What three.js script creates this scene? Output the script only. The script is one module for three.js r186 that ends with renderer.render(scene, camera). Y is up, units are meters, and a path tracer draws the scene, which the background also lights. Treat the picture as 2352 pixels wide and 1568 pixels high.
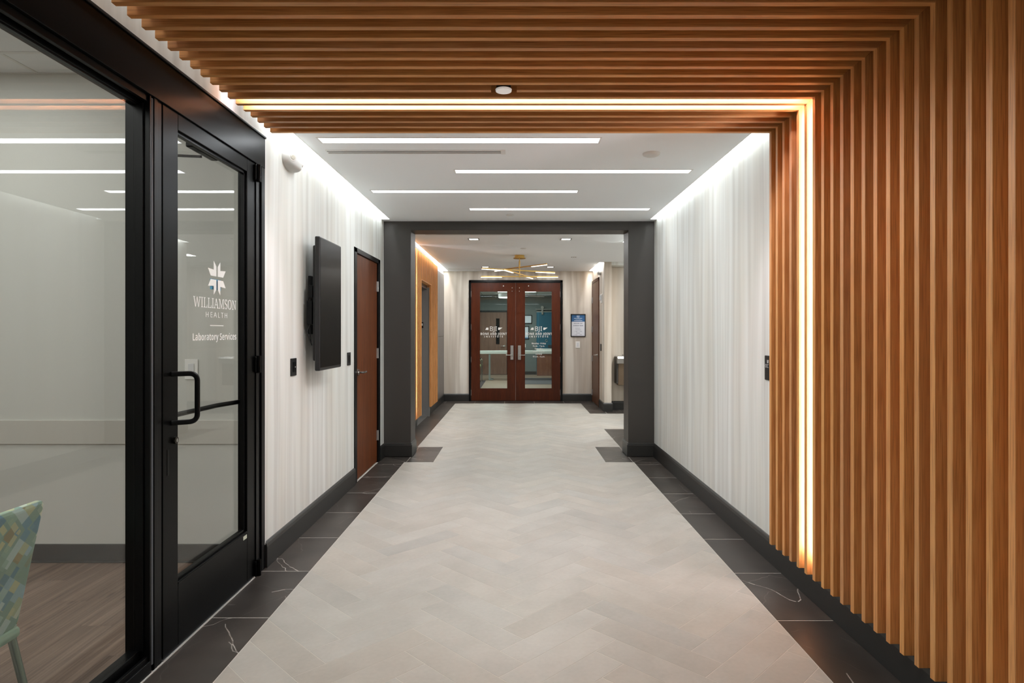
import * as THREE from 'three';
import { RoundedBoxGeometry } from 'three/addons/geometries/RoundedBoxGeometry.js';
import { mergeGeometries, toCreasedNormals } from 'three/addons/utils/BufferGeometryUtils.js';
import { ImprovedNoise } from 'three/addons/math/ImprovedNoise.js';
import { RectAreaLightUniformsLib } from 'three/addons/lights/RectAreaLightUniformsLib.js';

// ---------------------------------------------------------------- camera, light levels, exposure
const W = 2352, H = 1568, F = 1430, EYE = 1.43, VX = 1187, VY = 764;
const scene = new THREE.Scene();
scene.background = new THREE.Color(0x000000);
const camera = new THREE.PerspectiveCamera(2 * Math.atan(H / 2 / F) * 180 / Math.PI, W / H, 0.05, 60);
camera.position.set(0, EYE, 0);
camera.lookAt(0, EYE, -10);
camera.setViewOffset(W, H, W / 2 - VX, H / 2 - VY, W, H);
const renderer = new THREE.WebGLRenderer({ antialias: true });
renderer.toneMapping = THREE.LinearToneMapping;
renderer.toneMappingExposure = 2.9;
renderer.shadowMap.enabled = true;
RectAreaLightUniformsLib.init();
const R = {                       // radiance and colour of every kind of lamp
  strip: [5.3, [0.9, 0.95, 0.99]], cove: [8.0, [0.92, 0.96, 0.98]], slatLed: [11, [1, 0.9, 0.95]], slatLedTop: [19, [1, 0.86, 1]], foyer: [0.8, [0.93, 0.97, 1]], puck: [2.9, [1, 0.98, 0.96]], slatCove: [2.0, [1, 0.98, 0.95]],
  lab: [2.5, [0.98, 1, 1]], labBack: [4.7, [0.98, 1, 1]], lobbyCove: [29, [0.95, 0.97, 0.98]], down: [165, [0.96, 0.97, 0.97]], bar: [5, [1, 0.92, 0.8]], reception: [7, [0.95, 1, 0.98]], side: [13, [0.95, 0.97, 0.98]],
};

// ---------------------------------------------------------------- helpers
let seed = 7;
const rnd = () => { seed = (seed + 0x6d2b79f5) | 0; let t = Math.imul(seed ^ (seed >>> 15), 1 | seed); t = (t + Math.imul(t ^ (t >>> 7), 61 | t)) ^ t; return ((t ^ (t >>> 14)) >>> 0) / 4294967296; };
const rr = (a, b) => a + (b - a) * rnd();
const noise = new ImprovedNoise();
const fbm = (x, y, z, o = 4) => { let s = 0, a = 0.5, f = 1; for (let i = 0; i < o; i++) { s += a * noise.noise(x * f, y * f, z + i * 7.3); a *= 0.5; f *= 2; } return s; };
const clamp = (x, a = 0, b = 1) => Math.min(b, Math.max(a, x)), lerp = (a, b, t) => a + (b - a) * t;
const mix3 = (a, b, t) => [lerp(a[0], b[0], t), lerp(a[1], b[1], t), lerp(a[2], b[2], t)];
function tex(w, h, sizeU, sizeV, fn, mirror = true) {          // sRGB colour texture of sizeU x sizeV metres
  const d = new Uint8Array(w * h * 4);
  for (let y = 0; y < h; y++) for (let x = 0; x < w; x++) { const c = fn((x + 0.5) / w, (y + 0.5) / h), i = (y * w + x) * 4; d[i] = clamp(c[0], 0, 255); d[i + 1] = clamp(c[1], 0, 255); d[i + 2] = clamp(c[2], 0, 255); d[i + 3] = 255; }
  const t = new THREE.DataTexture(d, w, h); t.colorSpace = THREE.SRGBColorSpace; t.magFilter = THREE.LinearFilter; t.minFilter = THREE.LinearFilter;
  t.wrapS = t.wrapT = mirror ? THREE.MirroredRepeatWrapping : THREE.RepeatWrapping; t.repeat.set(1 / sizeU, 1 / sizeV); t.needsUpdate = true; return t;
}
function shifted(t, du, dv) { const c = t.clone(); c.offset.set(du, dv); c.needsUpdate = true; return c; }
function canvasTex(w, h, draw) {
  const c = document.createElement('canvas'); c.width = w; c.height = h; const g = c.getContext('2d'); draw(g, w, h);
  const t = new THREE.CanvasTexture(c); t.colorSpace = THREE.SRGBColorSpace; return t;
}
function fitText(g, text, x0, x1, base, cap, font = 'sans-serif', weight = '', gap = 0) {   // text from x0 to x1 with capitals cap high
  g.font = `${weight} 100px ${font}`; const ws = [...text].map((c) => g.measureText(c).width + gap * 100), tot = ws.reduce((a, b) => a + b, 0) - gap * 100;
  g.save(); g.translate(x0, base); g.scale((x1 - x0) / tot, cap / 71); let x = 0; [...text].forEach((c, i) => { g.fillText(c, x, 0); x += ws[i]; }); g.restore();
}
const mat = (hex, rough = 0.6, extra = {}) => new THREE.MeshStandardMaterial({ color: hex, roughness: rough, ...extra });
const glow = ([r, c], see = 1) => new THREE.MeshStandardMaterial({ color: 0xf4f2ee, roughness: 0.6, emissive: new THREE.Color().setRGB(...c), emissiveIntensity: see });
const pane = (r, g, b) => new THREE.MeshPhysicalMaterial({ color: new THREE.Color().setRGB(r, g, b), roughness: 0, transmission: 1, thickness: 0, ior: 1.5, specularIntensity: 0.55 });

function triUV(geo, grain, ou = 0, ov = 0) {                    // uv in metres, u along the grain
  const g = geo.index ? geo.toNonIndexed() : geo, p = g.attributes.position, n = g.attributes.normal, uv = new Float32Array(p.count * 2);
  for (let i = 0; i < p.count; i++) {
    const c = [p.getX(i), p.getY(i), p.getZ(i)], a = [Math.abs(n.getX(i)), Math.abs(n.getY(i)), Math.abs(n.getZ(i))];
    const k = a[0] > 0.7 ? 0 : a[1] > 0.7 ? 1 : a[2] > 0.7 ? 2 : a.indexOf(Math.max(...a)); let u, v;
    if (grain === undefined || grain === k) { u = k === 0 ? c[2] : c[0]; v = k === 1 ? c[2] : c[1]; }
    else { u = c[grain]; v = 0; for (let j = 0; j < 3; j++) if (j !== grain && j !== k) v += c[j]; v += c[k] * 0.37; }
    uv[i * 2] = u + ou; uv[i * 2 + 1] = v + ov;
  }
  g.setAttribute('uv', new THREE.BufferAttribute(uv, 2));
  for (const k of Object.keys(g.attributes)) if (!['position', 'normal', 'uv', 'color'].includes(k)) g.deleteAttribute(k);
  return g;
}
const bx = (x0, x1, y0, y1, d0, d1, grain) => triUV(new THREE.BoxGeometry(x1 - x0, y1 - y0, d1 - d0).translate((x0 + x1) / 2, (y0 + y1) / 2, -(d0 + d1) / 2), grain);
const rb = (x0, x1, y0, y1, d0, d1, r = 0.003, grain, seg = 1) => triUV(new RoundedBoxGeometry(x1 - x0, y1 - y0, d1 - d0, seg, Math.min(r, (x1 - x0) / 2.01, (y1 - y0) / 2.01, (d1 - d0) / 2.01)).translate((x0 + x1) / 2, (y0 + y1) / 2, -(d0 + d1) / 2), grain);
const V = (x, y, d) => new THREE.Vector3(x, y, -d);
const cyl = (a, b, r, seg = 16, r2 = r) => {                    // cylinder from point a to point b
  const dir = b.clone().sub(a), g = new THREE.CylinderGeometry(r2, r, dir.length(), seg);
  g.applyQuaternion(new THREE.Quaternion().setFromUnitVectors(new THREE.Vector3(0, 1, 0), dir.clone().normalize())); g.translate((a.x + b.x) / 2, (a.y + b.y) / 2, (a.z + b.z) / 2); return triUV(g);
};
const tube = (pts, r, seg = 40, rad = 12, tension = 0.2) => triUV(new THREE.TubeGeometry(new THREE.CatmullRomCurve3(pts, false, 'catmullrom', tension), seg, r, rad));
function bentTube(pts, r, bend, rad = 14) {                     // straight runs joined by round bends
  const path = new THREE.CurvePath(); let at = pts[0];
  for (let i = 1; i < pts.length - 1; i++) {
    const a = pts[i].clone().add(pts[i - 1].clone().sub(pts[i]).setLength(bend)), b = pts[i].clone().add(pts[i + 1].clone().sub(pts[i]).setLength(bend));
    path.add(new THREE.LineCurve3(at, a)); path.add(new THREE.QuadraticBezierCurve3(a, pts[i], b)); at = b;
  }
  path.add(new THREE.LineCurve3(at, pts[pts.length - 1]));
  return triUV(new THREE.TubeGeometry(path, 64, r, rad));
}
const all = (...gs) => mergeGeometries(gs.flat().map((g) => { const q = g.index ? g.toNonIndexed() : g; return q; }));
const names = new Map(), offset = new WeakMap();
function numbered(n) { const k = names.get(n) ?? 0; names.set(n, k + 1); return k ? `${n}_${String(k).padStart(3, '0')}` : n; }
function tag(o, label, category, group) { Object.assign(o.userData, { label, category }); if (group) o.userData.group = group; return o; }
function thing(name, label, category, [x, y, d], group) {
  const o = new THREE.Group(); o.name = numbered(name); o.position.set(x, y, -d); scene.add(o); offset.set(o, o.position.clone()); return tag(o, label, category, group);
}
function struct(name, label) {
  const o = new THREE.Group(); o.name = numbered(name); scene.add(o); offset.set(o, new THREE.Vector3()); o.userData.kind = 'structure'; if (label) o.userData.label = label; return o;
}
function part(parent, name, geo, m, label) {
  const g = Array.isArray(geo) ? all(geo) : geo, at = offset.get(parent); if (at.lengthSq()) g.translate(-at.x, -at.y, -at.z);
  const o = new THREE.Mesh(g, m); o.name = name; parent.add(o); offset.set(o, at); if (label) o.userData.label = label; return o;
}
function single(name, label, category, at, geo, m, group) {     // a thing that is one mesh
  const g = Array.isArray(geo) ? all(geo) : geo; g.translate(-at[0], -at[1], at[2]);
  const o = new THREE.Mesh(g, m); o.name = numbered(name); o.position.set(at[0], at[1], -at[2]); scene.add(o); offset.set(o, o.position.clone()); return tag(o, label, category, group);
}
function mono(name, geo, m, label) {                            // a piece of the setting that is one mesh
  const o = new THREE.Mesh(Array.isArray(geo) ? all(geo) : geo, m); o.name = numbered(name); scene.add(o); offset.set(o, new THREE.Vector3()); o.userData.kind = 'structure'; if (label) o.userData.label = label; return o;
}
function areaLight(x, y, d, w, h, dir, [r, c]) {
  const l = new THREE.RectAreaLight(new THREE.Color().setRGB(...c), r, w, h); l.name = 'lamp'; l.position.set(x, y, -d);
  if (dir === 'down') l.rotation.x = -Math.PI / 2; else if (dir === '+x') l.rotation.y = -Math.PI / 2; else if (dir === '-x') l.rotation.y = Math.PI / 2;
  else if (dir === 'down+x') { l.rotation.order = 'ZXY'; l.rotation.set(-Math.PI / 2, 0, 0.5); } else if (dir === 'down-x') { l.rotation.order = 'ZXY'; l.rotation.set(-Math.PI / 2, 0, -0.5); }
  scene.add(l); return l;
}
const decal = (w, h, x, y, d, face, t, rough = 0.5) => {        // flat vinyl print
  const g = new THREE.PlaneGeometry(w, h); if (face === '+x') g.rotateY(Math.PI / 2); if (face === '-x') g.rotateY(-Math.PI / 2); g.translate(x, y, -d);
  return [g, new THREE.MeshStandardMaterial({ map: t, transparent: true, roughness: rough, side: THREE.DoubleSide })];
};

// ---------------------------------------------------------------- materials
const grainTex = (c0, c1, c2, fu, fv, sU, sV, w = 1024, h = 256, z = 0) => tex(w, h, sU, sV, (u, v) => {
  const x = u * fu, y = v * fv, warp = fbm(x * 0.35, y * 0.5, z, 3) * 2.2;
  const ring = 0.5 + 0.5 * Math.sin((y + warp) * 5.2 + fbm(x, y * 3, z + 5, 2) * 2), fine = fbm(x * 2.2, y * 14, z + 9, 3);
  let c = mix3(c0, c1, clamp(ring * 0.75 + fbm(x * 0.3, y, z + 3, 2) * 0.6)); c = mix3(c, c2, clamp(fine * 1.6 + 0.08)); return c;
});
const slatTex = grainTex([233, 172, 108], [222, 156, 92], [180, 118, 64], 6, 5, 2.4, 0.34);
const slatMats = [0, 1, 2, 3, 4, 5].map((i) => new THREE.MeshStandardMaterial({ map: shifted(slatTex, i * 0.173, i * 0.29), color: new THREE.Color().setRGB(0.86 + 0.07 * (i % 3), 0.83 + 0.06 * (i % 3) + 0.02 * (i % 2), 0.80 + 0.05 * (i % 4)), roughness: 0.5 }));
const doorTex = grainTex([112, 60, 32], [98, 51, 27], [80, 40, 21], 5, 4, 2.2, 0.5, 512, 256, 20);
const doorWood = new THREE.MeshPhysicalMaterial({ specularIntensity: 0.4, map: doorTex, color: new THREE.Color().setRGB(1.0, 0.95, 0.62), roughness: 0.45 });
const farWood = new THREE.MeshPhysicalMaterial({ specularIntensity: 0.5, map: doorTex, color: new THREE.Color().setRGB(0.62, 0.46, 0.34), roughness: 0.4 });
const sideWood = new THREE.MeshStandardMaterial({ map: doorTex, color: new THREE.Color().setRGB(0.8, 1.15, 1.5), roughness: 0.45 });
const walnut = new THREE.MeshStandardMaterial({ map: grainTex([134, 100, 82], [120, 86, 70], [98, 70, 58], 5, 4, 2.2, 0.5, 512, 256, 40), roughness: 0.5 });
const deskWood = new THREE.MeshStandardMaterial({ map: grainTex([140, 92, 68], [124, 76, 56], [104, 62, 44], 5, 4, 2.2, 0.5, 512, 256, 60), roughness: 0.5 });
const greyWood = new THREE.MeshStandardMaterial({ map: grainTex([128, 122, 118], [110, 104, 100], [88, 82, 80], 4, 4, 2.2, 0.4, 512, 256, 80), roughness: 0.4 });
const streakTex = (base, dark, warm, amount, z) => tex(768, 384, 2.4, 3.2, (u, v) => {        // vertical brushed streaks of the wallcovering
  const wob = fbm(u * 10, v * 2.2, z, 2) * 0.022, x = u + wob;
  const a = fbm(x * 26, v * 1.3, z + 2, 3), b = fbm(x * 75, v * 2.4, z + 4, 2), c = fbm(x * 12, v * 0.9, z + 8, 2);
  let k = mix3(base, dark, clamp(a * 1.5 + 0.25 + b * 0.55) * amount); k = mix3(k, warm, clamp(c * 1.8 + 0.2) * amount * 0.8); return k;
});
const wallMat = new THREE.MeshStandardMaterial({ map: streakTex([231, 233, 229], [194, 193, 186], [216, 211, 198], 0.8, 3), roughness: 0.55 });
const farWallMat = new THREE.MeshStandardMaterial({ map: streakTex([222, 216, 206], [172, 160, 146], [192, 172, 150], 1.0, 33), roughness: 0.55 });
farWallMat.map.repeat.set(1 / 4.2, 1 / 4.5);
const white = mat(0xf7fafc, 0.85), whiteTrim = mat(0xe9e8e5, 0.5), whitePlastic = mat(0xeeedea, 0.35), greyPaint = mat(0x3d3935, 0.5), baseMat = mat(0x2a2927, 0.38);
const dull = (hex, rough, k) => new THREE.MeshPhysicalMaterial({ color: hex, roughness: rough, specularIntensity: k });
const black = dull(0x040404, 0.3, 0.2), blackMatte = mat(0x101010, 0.55), blackSatin = dull(0x080809, 0.34, 0.35), brush = mat(0x595d63, 0.8);
const chrome = mat(0xc9c8c4, 0.22, { metalness: 1 }), steel = mat(0x8b8b8a, 0.33, { metalness: 1 }), jambSteel = mat(0xa9a9a8, 0.42, { metalness: 0.75 }), satin = mat(0xb4b2b0, 0.38, { metalness: 1 }), brass = mat(0xdcb86c, 0.36, { metalness: 0.9 });
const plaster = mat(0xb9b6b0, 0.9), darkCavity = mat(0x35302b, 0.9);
const stoneTex = tex(512, 512, 1.3, 1.3, (u, v) => { const a = fbm(u * 5, v * 5, 1, 4), b = fbm(u * 60, v * 60, 4, 2), s = noise.noise(u * 150, v * 150, 9) > 0.62 ? -9 : 0, k = a * 16 + b * 6 + s; return [182 + k, 177 + k, 168 + k * 1.02]; });
const stoneMat = new THREE.MeshStandardMaterial({ map: stoneTex, vertexColors: true, roughness: 0.5 });
const groutLight = mat(0xd0cac0, 0.9), groutDark = mat(0x8f8b85, 0.9);
const marbleTex = canvasTex(1024, 1024, (g, w, h) => {
  const im = g.createImageData(w, h);
  for (let y = 0; y < h; y++) for (let x = 0; x < w; x++) { const a = fbm(x / 190, y / 190, 50, 5), b = fbm(x / 60, y / 60, 70, 3), i = (y * w + x) * 4, k = a * 26 + b * 9; im.data[i] = 62 + k; im.data[i + 1] = 56 + k * 0.96; im.data[i + 2] = 51 + k * 0.92; im.data[i + 3] = 255; }
  g.putImageData(im, 0, 0); g.lineCap = 'round';
  for (let n = 0; n < 42; n++) {
    let x = rr(0, w), y = rr(0, h), a = rr(0, 6.28), len = rr(14, 40), al = n % 3 ? rr(0.2, 0.5) : rr(0.75, 1), wd = n % 3 ? rr(0.8, 1.6) : rr(1.3, 2.6);
    for (let s = 0; s < len; s++) { const b = a + rr(-0.4, 0.4), nx = x + Math.cos(b) * 15, ny = y + Math.sin(b) * 15; g.strokeStyle = `rgba(214,208,200,${al * rr(0.5, 1)})`; g.lineWidth = wd * rr(0.6, 1.2); g.beginPath(); g.moveTo(x, y); g.lineTo(nx, ny); g.stroke(); x = nx; y = ny; a += rr(-0.05, 0.05); if (rnd() < 0.06) a += rr(-0.7, 0.7); }
  }
});
marbleTex.wrapS = marbleTex.wrapT = THREE.MirroredRepeatWrapping; marbleTex.repeat.set(1 / 2.3, 1 / 2.3);
const marbleMat = new THREE.MeshStandardMaterial({ map: marbleTex, vertexColors: true, roughness: 0.36 });
const glassLab = pane(0.86, 0.865, 0.845), glassFar = pane(0.86, 0.92, 0.9);

// ---------------------------------------------------------------- floor: light herringbone field, dark marble border
const XL = -1.535, XR = 1.588, CEIL = 2.717, BL = -1.242, BR = 1.293, FAR = 13.03;
function clip(poly, x0, x1, d0, d1) {
  const planes = [[1, 0, -x0], [-1, 0, x1], [0, 1, -d0], [0, -1, d1]]; let p = poly;
  for (const [a, b, c] of planes) {
    const q = []; for (let i = 0; i < p.length; i++) { const s = p[i], e = p[(i + 1) % p.length], fs = a * s[0] + b * s[1] + c, fe = a * e[0] + b * e[1] + c; if (fs >= 0) q.push(s); if (fs >= 0 !== fe >= 0) { const t = fs / (fs - fe); q.push([s[0] + (e[0] - s[0]) * t, s[1] + (e[1] - s[1]) * t]); } }
    p = q; if (p.length < 3) return null;
  }
  return p;
}
const area = (p) => Math.abs(p.reduce((s, a, i) => { const b = p[(i + 1) % p.length]; return s + a[0] * b[1] - a[1] * b[0]; }, 0)) / 2;
function slab(poly, tint, rot = 0, ou = 0, ov = 0, top = 0, th = 0.009, ch = 0.0009) {      // a tile: chamfered top on a thin body
  let p = poly; const sgn = p.reduce((s, a, i) => { const b = p[(i + 1) % p.length]; return s + a[0] * b[1] - a[1] * b[0]; }, 0); if (sgn < 0) p = p.slice().reverse();
  const cx = p.reduce((s, a) => s + a[0], 0) / p.length, cd = p.reduce((s, a) => s + a[1], 0) / p.length;
  const inn = p.map(([x, d]) => { const l = Math.hypot(cx - x, cd - d) || 1; return [x + (cx - x) / l * ch * 1.5, d + (cd - d) / l * ch * 1.5]; });
  const pos = [], push = (a, ya) => pos.push(a[0], ya, -a[1]);
  for (let i = 1; i < p.length - 1; i++) { push(inn[0], top); push(inn[i], top); push(inn[i + 1], top); }
  for (let i = 0; i < p.length; i++) {
    const j = (i + 1) % p.length;
    for (const [A, ya, B, yb] of [[inn, top, p, top - ch], [p, top - ch, p, top - th]]) { push(A[i], ya); push(B[i], yb); push(B[j], yb); push(A[i], ya); push(B[j], yb); push(A[j], ya); }
  }
  const g = new THREE.BufferGeometry(); g.setAttribute('position', new THREE.Float32BufferAttribute(pos, 3)); g.computeVertexNormals();
  const n = pos.length / 3, uv = new Float32Array(n * 2), col = new Float32Array(n * 3), c = Math.cos(rot), s = Math.sin(rot);
  for (let i = 0; i < n; i++) { const x = pos[i * 3], z = -pos[i * 3 + 2]; uv[i * 2] = x * c + z * s + ou; uv[i * 2 + 1] = -x * s + z * c + ov; col.set(tint, i * 3); }
  g.setAttribute('uv', new THREE.BufferAttribute(uv, 2)); g.setAttribute('color', new THREE.BufferAttribute(col, 3)); return g;
}
const floor = struct('floor', 'pale stone herringbone tile floor with a black marble border');
part(floor, 'grout_bed', [bx(-1.66, 4.25, -0.12, -0.0006, -3.1, 13.03)], groutLight);
{
  const p = 0.1518, O = [-0.826, 2.692], j = 0.0011, q = Math.SQRT1_2, regions = [[BL + 0.001, BR - 0.001, -3, 6.885], [-0.923, 0.98, 6.885, 7.805], [BL + 0.001, BR - 0.001, 7.805, 12.6], [BR - 0.001, 4.2, 9.25, 11.02]];
  const P = (u, v) => [O[0] + q * (u - v), O[1] + q * (u + v)], list = [];
  for (let n = -29; n < 50; n++) for (let m = -6; m < 9; m++) for (const kind of [0, 1]) {
    const u0 = (n + 4 * m) * p + j, v0 = (n - 4 * m + (kind ? 1 : 0)) * p + j, u1 = u0 + (kind ? 1 : 4) * p - 2 * j, v1 = v0 + (kind ? 4 : 1) * p - 2 * j;
    const quad = [P(u0, v0), P(u1, v0), P(u1, v1), P(u0, v1)], bits = regions.map((r) => clip(quad, ...r)).filter((b) => b && area(b) > 2e-4);
    if (!bits.length) continue;
    const t = rr(0.925, 1.02), w = rr(-0.018, 0.02), tint = [t * (1 + w), t, t * (1 - w)], ou = rr(0, 9), ov = rr(0, 9);
    const gs = bits.map((b) => slab(b, tint, Math.PI / 4, ou, ov)), cx = bits[0].reduce((s, a) => s + a[0], 0) / bits[0].length, cd = bits[0].reduce((s, a) => s + a[1], 0) / bits[0].length;
    const y = VY + EYE * F / cd, x = VX + cx * F / cd, seen = cd > 0.5 && y < 1640 && x > 300 && x < 2200 && !(cx > 1.6);
    list.push({ g: gs.length > 1 ? all(gs) : gs[0], d: seen ? cd : 99 + Math.abs(cd) });
  }
  list.sort((a, b) => a.d - b.d);
  list.slice(0, 300).forEach((t) => part(floor, 'floor_tile', t.g, stoneMat));
  const rest = part(floor, 'floor_tile_field', list.slice(300).map((t) => t.g), stoneMat); rest.userData.kind = 'stuff';
  // border tiles
  const dark = [], g2 = 0.0019, tiles = (x0, x1, d0, d1, start, alongX) => {
    const L = 0.6096, lo = alongX ? x0 : d0, hi = alongX ? x1 : d1; let k = Math.floor((lo - start) / L);
    for (; start + k * L < hi; k++) { const a = Math.max(lo, start + k * L) + g2, b = Math.min(hi, start + (k + 1) * L) - g2; if (b - a > 0.01) dark.push(alongX ? [[a, d0 + g2], [b, d0 + g2], [b, d1 - g2], [a, d1 - g2]] : [[x0 + g2, a], [x1 - g2, a], [x1 - g2, b], [x0 + g2, b]]); }
  };
  tiles(XL, BL, -3, 6.885, 3.127); tiles(BR, XR, -3, 6.885, 3.096); tiles(XL, BL, 7.805, 12.6, 7.9); tiles(BR, XR, 7.805, 8.95, 8.12);
  tiles(XL, XR, 12.6, FAR, -0.86, true); tiles(BR, XR, 11.3, 12.6, 11.6); tiles(BR, 4.2, 8.95, 9.25, 1.6, true); tiles(BR, 4.2, 11.02, 11.3, 1.6, true); tiles(XR + 0.13, 4.2, 11.3, 11.62, 1.9, true);
  const shrink = (p) => { const cx = p.reduce((s, a) => s + a[0], 0) / p.length, cd = p.reduce((s, a) => s + a[1], 0) / p.length; return p.map(([x, d]) => { const l = Math.hypot(cx - x, cd - d); return [x + (cx - x) / l * 0.002, d + (cd - d) / l * 0.002]; }); };
  for (const [w, s, c] of [[XL, -1.223, -0.923], [XR, 1.287, 0.98]]) for (const poly of [       // mitred pieces round the two pillars
    [[w, 6.885], [w, 7.19], [lerp(w, s, 0.99), 6.885]], [[w, 7.19], [s, 7.19], [s, 6.885]], [[s, 7.19], [c, 6.885], [s, 6.885]], [[s, 7.19], [c, 7.19], [c, 6.885]],
    [[s, 7.19], [c, 7.19], [c, 7.5], [s, 7.5]], [[s, 7.5], [c, 7.5], [c, 7.805]], [[s, 7.5], [c, 7.805], [s, 7.805]], [[w, 7.5], [s, 7.5], [s, 7.805], [w, 7.805]], [[w, 7.19], [s, 7.19], [s, 7.5], [w, 7.5]]]) dark.push(shrink(poly));
  dark.forEach((poly) => { const t = rr(0.8, 1.12); part(floor, 'border_tile', slab(poly, [t, t, t], rnd() < 0.5 ? 0 : Math.PI / 2, rr(0, 12), rr(0, 12)), marbleMat); });
}

// ---------------------------------------------------------------- walls, ceiling, portal
const TOP = 2.92;
mono('wall_left', [bx(-1.70, XL, 0, TOP, 3.79, 5.91), bx(-1.70, XL, 2.215, TOP, 5.91, 6.93), bx(-1.70, XL, 0, TOP, 6.93, 7.19), bx(-1.70, XL, 2.62, TOP, -3, 3.79), bx(-1.70, XL, 0, 2.62, -3, -0.9)], wallMat);
mono('wall_left', [bx(-1.70, XL, 0, TOP, 7.5, 9.5), bx(-1.70, XL, 2.24, TOP, 9.5, 10.75), bx(-1.70, XL, 0, TOP, 10.75, 11.46), bx(-1.9, XL, 0, TOP, 7.19, 7.5)], darkCavity);
mono('wall_right', [bx(XR, 1.74, 0, TOP, -3, 8.95)], wallMat);
mono('wall_right', [bx(XR, 1.72, 0, TOP, 11.3, 12.0), bx(XR, 1.72, 2.5, TOP, 12.0, 12.93), bx(XR, 1.72, 0, TOP, 12.93, FAR)], farWallMat);
mono('wall_side', [bx(1.72, 4.35, 0, TOP, 11.635, 11.75)], farWallMat);
mono('wall_side', bx(1.74, 4.35, 0, TOP, 8.83, 8.95), wallMat);
mono('wall_side', bx(4.2, 4.35, 0, TOP, 8.95, 11.62), wallMat);
mono('wall_side', bx(1.72, 4.2, 2.66, TOP, 11.3, 11.62), wallMat);
mono('wall_far', [bx(-1.7, -1.0, 0, TOP, FAR, 13.18), bx(-1.0, 0.955, 2.53, TOP, FAR, 13.18), bx(0.955, 1.72, 0, TOP, FAR, 13.18)], farWallMat);
mono('wall_near', [bx(-1.70, 1.74, 0, TOP, -3.15, -3)], wallMat);
{
  const c = struct('ceiling', 'smooth white ceiling with light coves along the walls'), m = white;
  part(c, 'ceiling_panel', [bx(-1.434, 1.508, CEIL, TOP, 3.72, 13.03), bx(XL, -1.434, CEIL, TOP, 7.06, 7.6), bx(XL, -1.434, CEIL, TOP, 12.95, 13.03), bx(1.508, XR, CEIL, TOP, 7.06, 7.6), bx(1.508, XR, CEIL, TOP, 8.87, 8.95), bx(1.508, 4.2, CEIL, TOP, 8.95, 11.3), bx(1.508, XR, CEIL, TOP, 11.3, 11.38), bx(1.508, XR, CEIL, TOP, 12.95, 13.03)], m);
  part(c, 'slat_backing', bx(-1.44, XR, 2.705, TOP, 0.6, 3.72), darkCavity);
  part(c, 'foyer_panel', bx(XL, XR, CEIL, TOP, -3, 0.6), m);
  part(c, 'upper_slab', bx(-1.9, 4.35, TOP, TOP + 0.08, -3.15, 13.18), m);
  part(c, 'cove_shelf', [bx(-1.44, -1.434, CEIL - 0.001, CEIL + 0.03, 3.75, 7.06), bx(1.508, 1.514, CEIL - 0.001, CEIL + 0.03, 3.75, 7.06)], whiteTrim);
}
{
  const p = struct('doorway_1', 'dark grey portal framing the opening to the lobby'), prof = (x0, x1, d0, d1) => rb(x0, x1, 0.002, 0.14, d0, d1, 0.006);
  part(p, 'pillar', rb(XL, -1.223, 0.0, 2.72, 7.19, 7.5, 0.006), greyPaint); part(p, 'pillar', rb(1.287, XR, 0.0, 2.72, 7.19, 7.5, 0.006), greyPaint);
  part(p, 'lintel', rb(-1.23, 1.294, 2.614, 2.72, 7.19, 7.5, 0.006), greyPaint);
  part(p, 'pillar_base', [prof(XL, -1.208, 7.175, 7.515), rb(XL, -1.215, 0.13, 0.158, 7.182, 7.508, 0.008)], baseMat); part(p, 'pillar_base', [prof(1.272, XR, 7.175, 7.515), rb(1.279, XR, 0.13, 0.158, 7.182, 7.508, 0.008)], baseMat);
}
// baseboards with a sloped top
function board(name, pts) {                                       // pts: run along the wall as [x0, d0, x1, d1, nx, nd]
  const gs = pts.map(([x0, d0, x1, d1, nx, nd]) => {
    const s = new THREE.Shape([[0, 0], [0.016, 0], [0.016, 0.125], [0.012, 0.143], [0.005, 0.152], [0, 0.156]].map(([a, b]) => new THREE.Vector2(a, b)));
    const L = Math.hypot(x1 - x0, d1 - d0), g = new THREE.ExtrudeGeometry(s, { depth: L, bevelEnabled: false });
    const o = new THREE.Matrix4().makeBasis(new THREE.Vector3(nx, 0, -nd), new THREE.Vector3(0, 1, 0), new THREE.Vector3((x1 - x0) / L, 0, -(d1 - d0) / L)).setPosition(x0, 0.001, -d0);
    g.applyMatrix4(o); if (o.determinant() < 0) { const q = g.index ? g.toNonIndexed() : g, a = q.attributes.position.array; for (let i = 0; i < a.length; i += 9) for (let k = 0; k < 3; k++) { const t = a[i + 3 + k]; a[i + 3 + k] = a[i + 6 + k]; a[i + 6 + k] = t; } q.computeVertexNormals(); return triUV(q); }
    g.computeVertexNormals(); return triUV(g);
  });
  return mono(name, gs, baseMat);
}
board('baseboard_left', [[XL, 3.79, XL, 5.875, 1, 0], [XL, 6.965, XL, 7.19, 1, 0], [XL, 7.5, XL, 9.5, 1, 0], [XL, 10.75, XL, FAR, 1, 0]]);
board('baseboard_right', [[XR, -3, XR, 7.19, -1, 0], [XR, 7.5, XR, 8.95, -1, 0], [XR, 11.3, XR, 11.95, -1, 0]]);
board('baseboard_far', [[XL, FAR, -1.0, FAR, 0, -1], [0.955, FAR, XR, FAR, 0, -1]]);
board('baseboard_side', [[XR - 0.016, 11.3, 1.736, 11.3, 0, -1], [1.72, 11.3, 1.72, 11.62, 1, 0], [1.72, 11.62, 4.2, 11.62, 0, -1], [1.6, 8.95, 4.2, 8.95, 0, 1]]);

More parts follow.
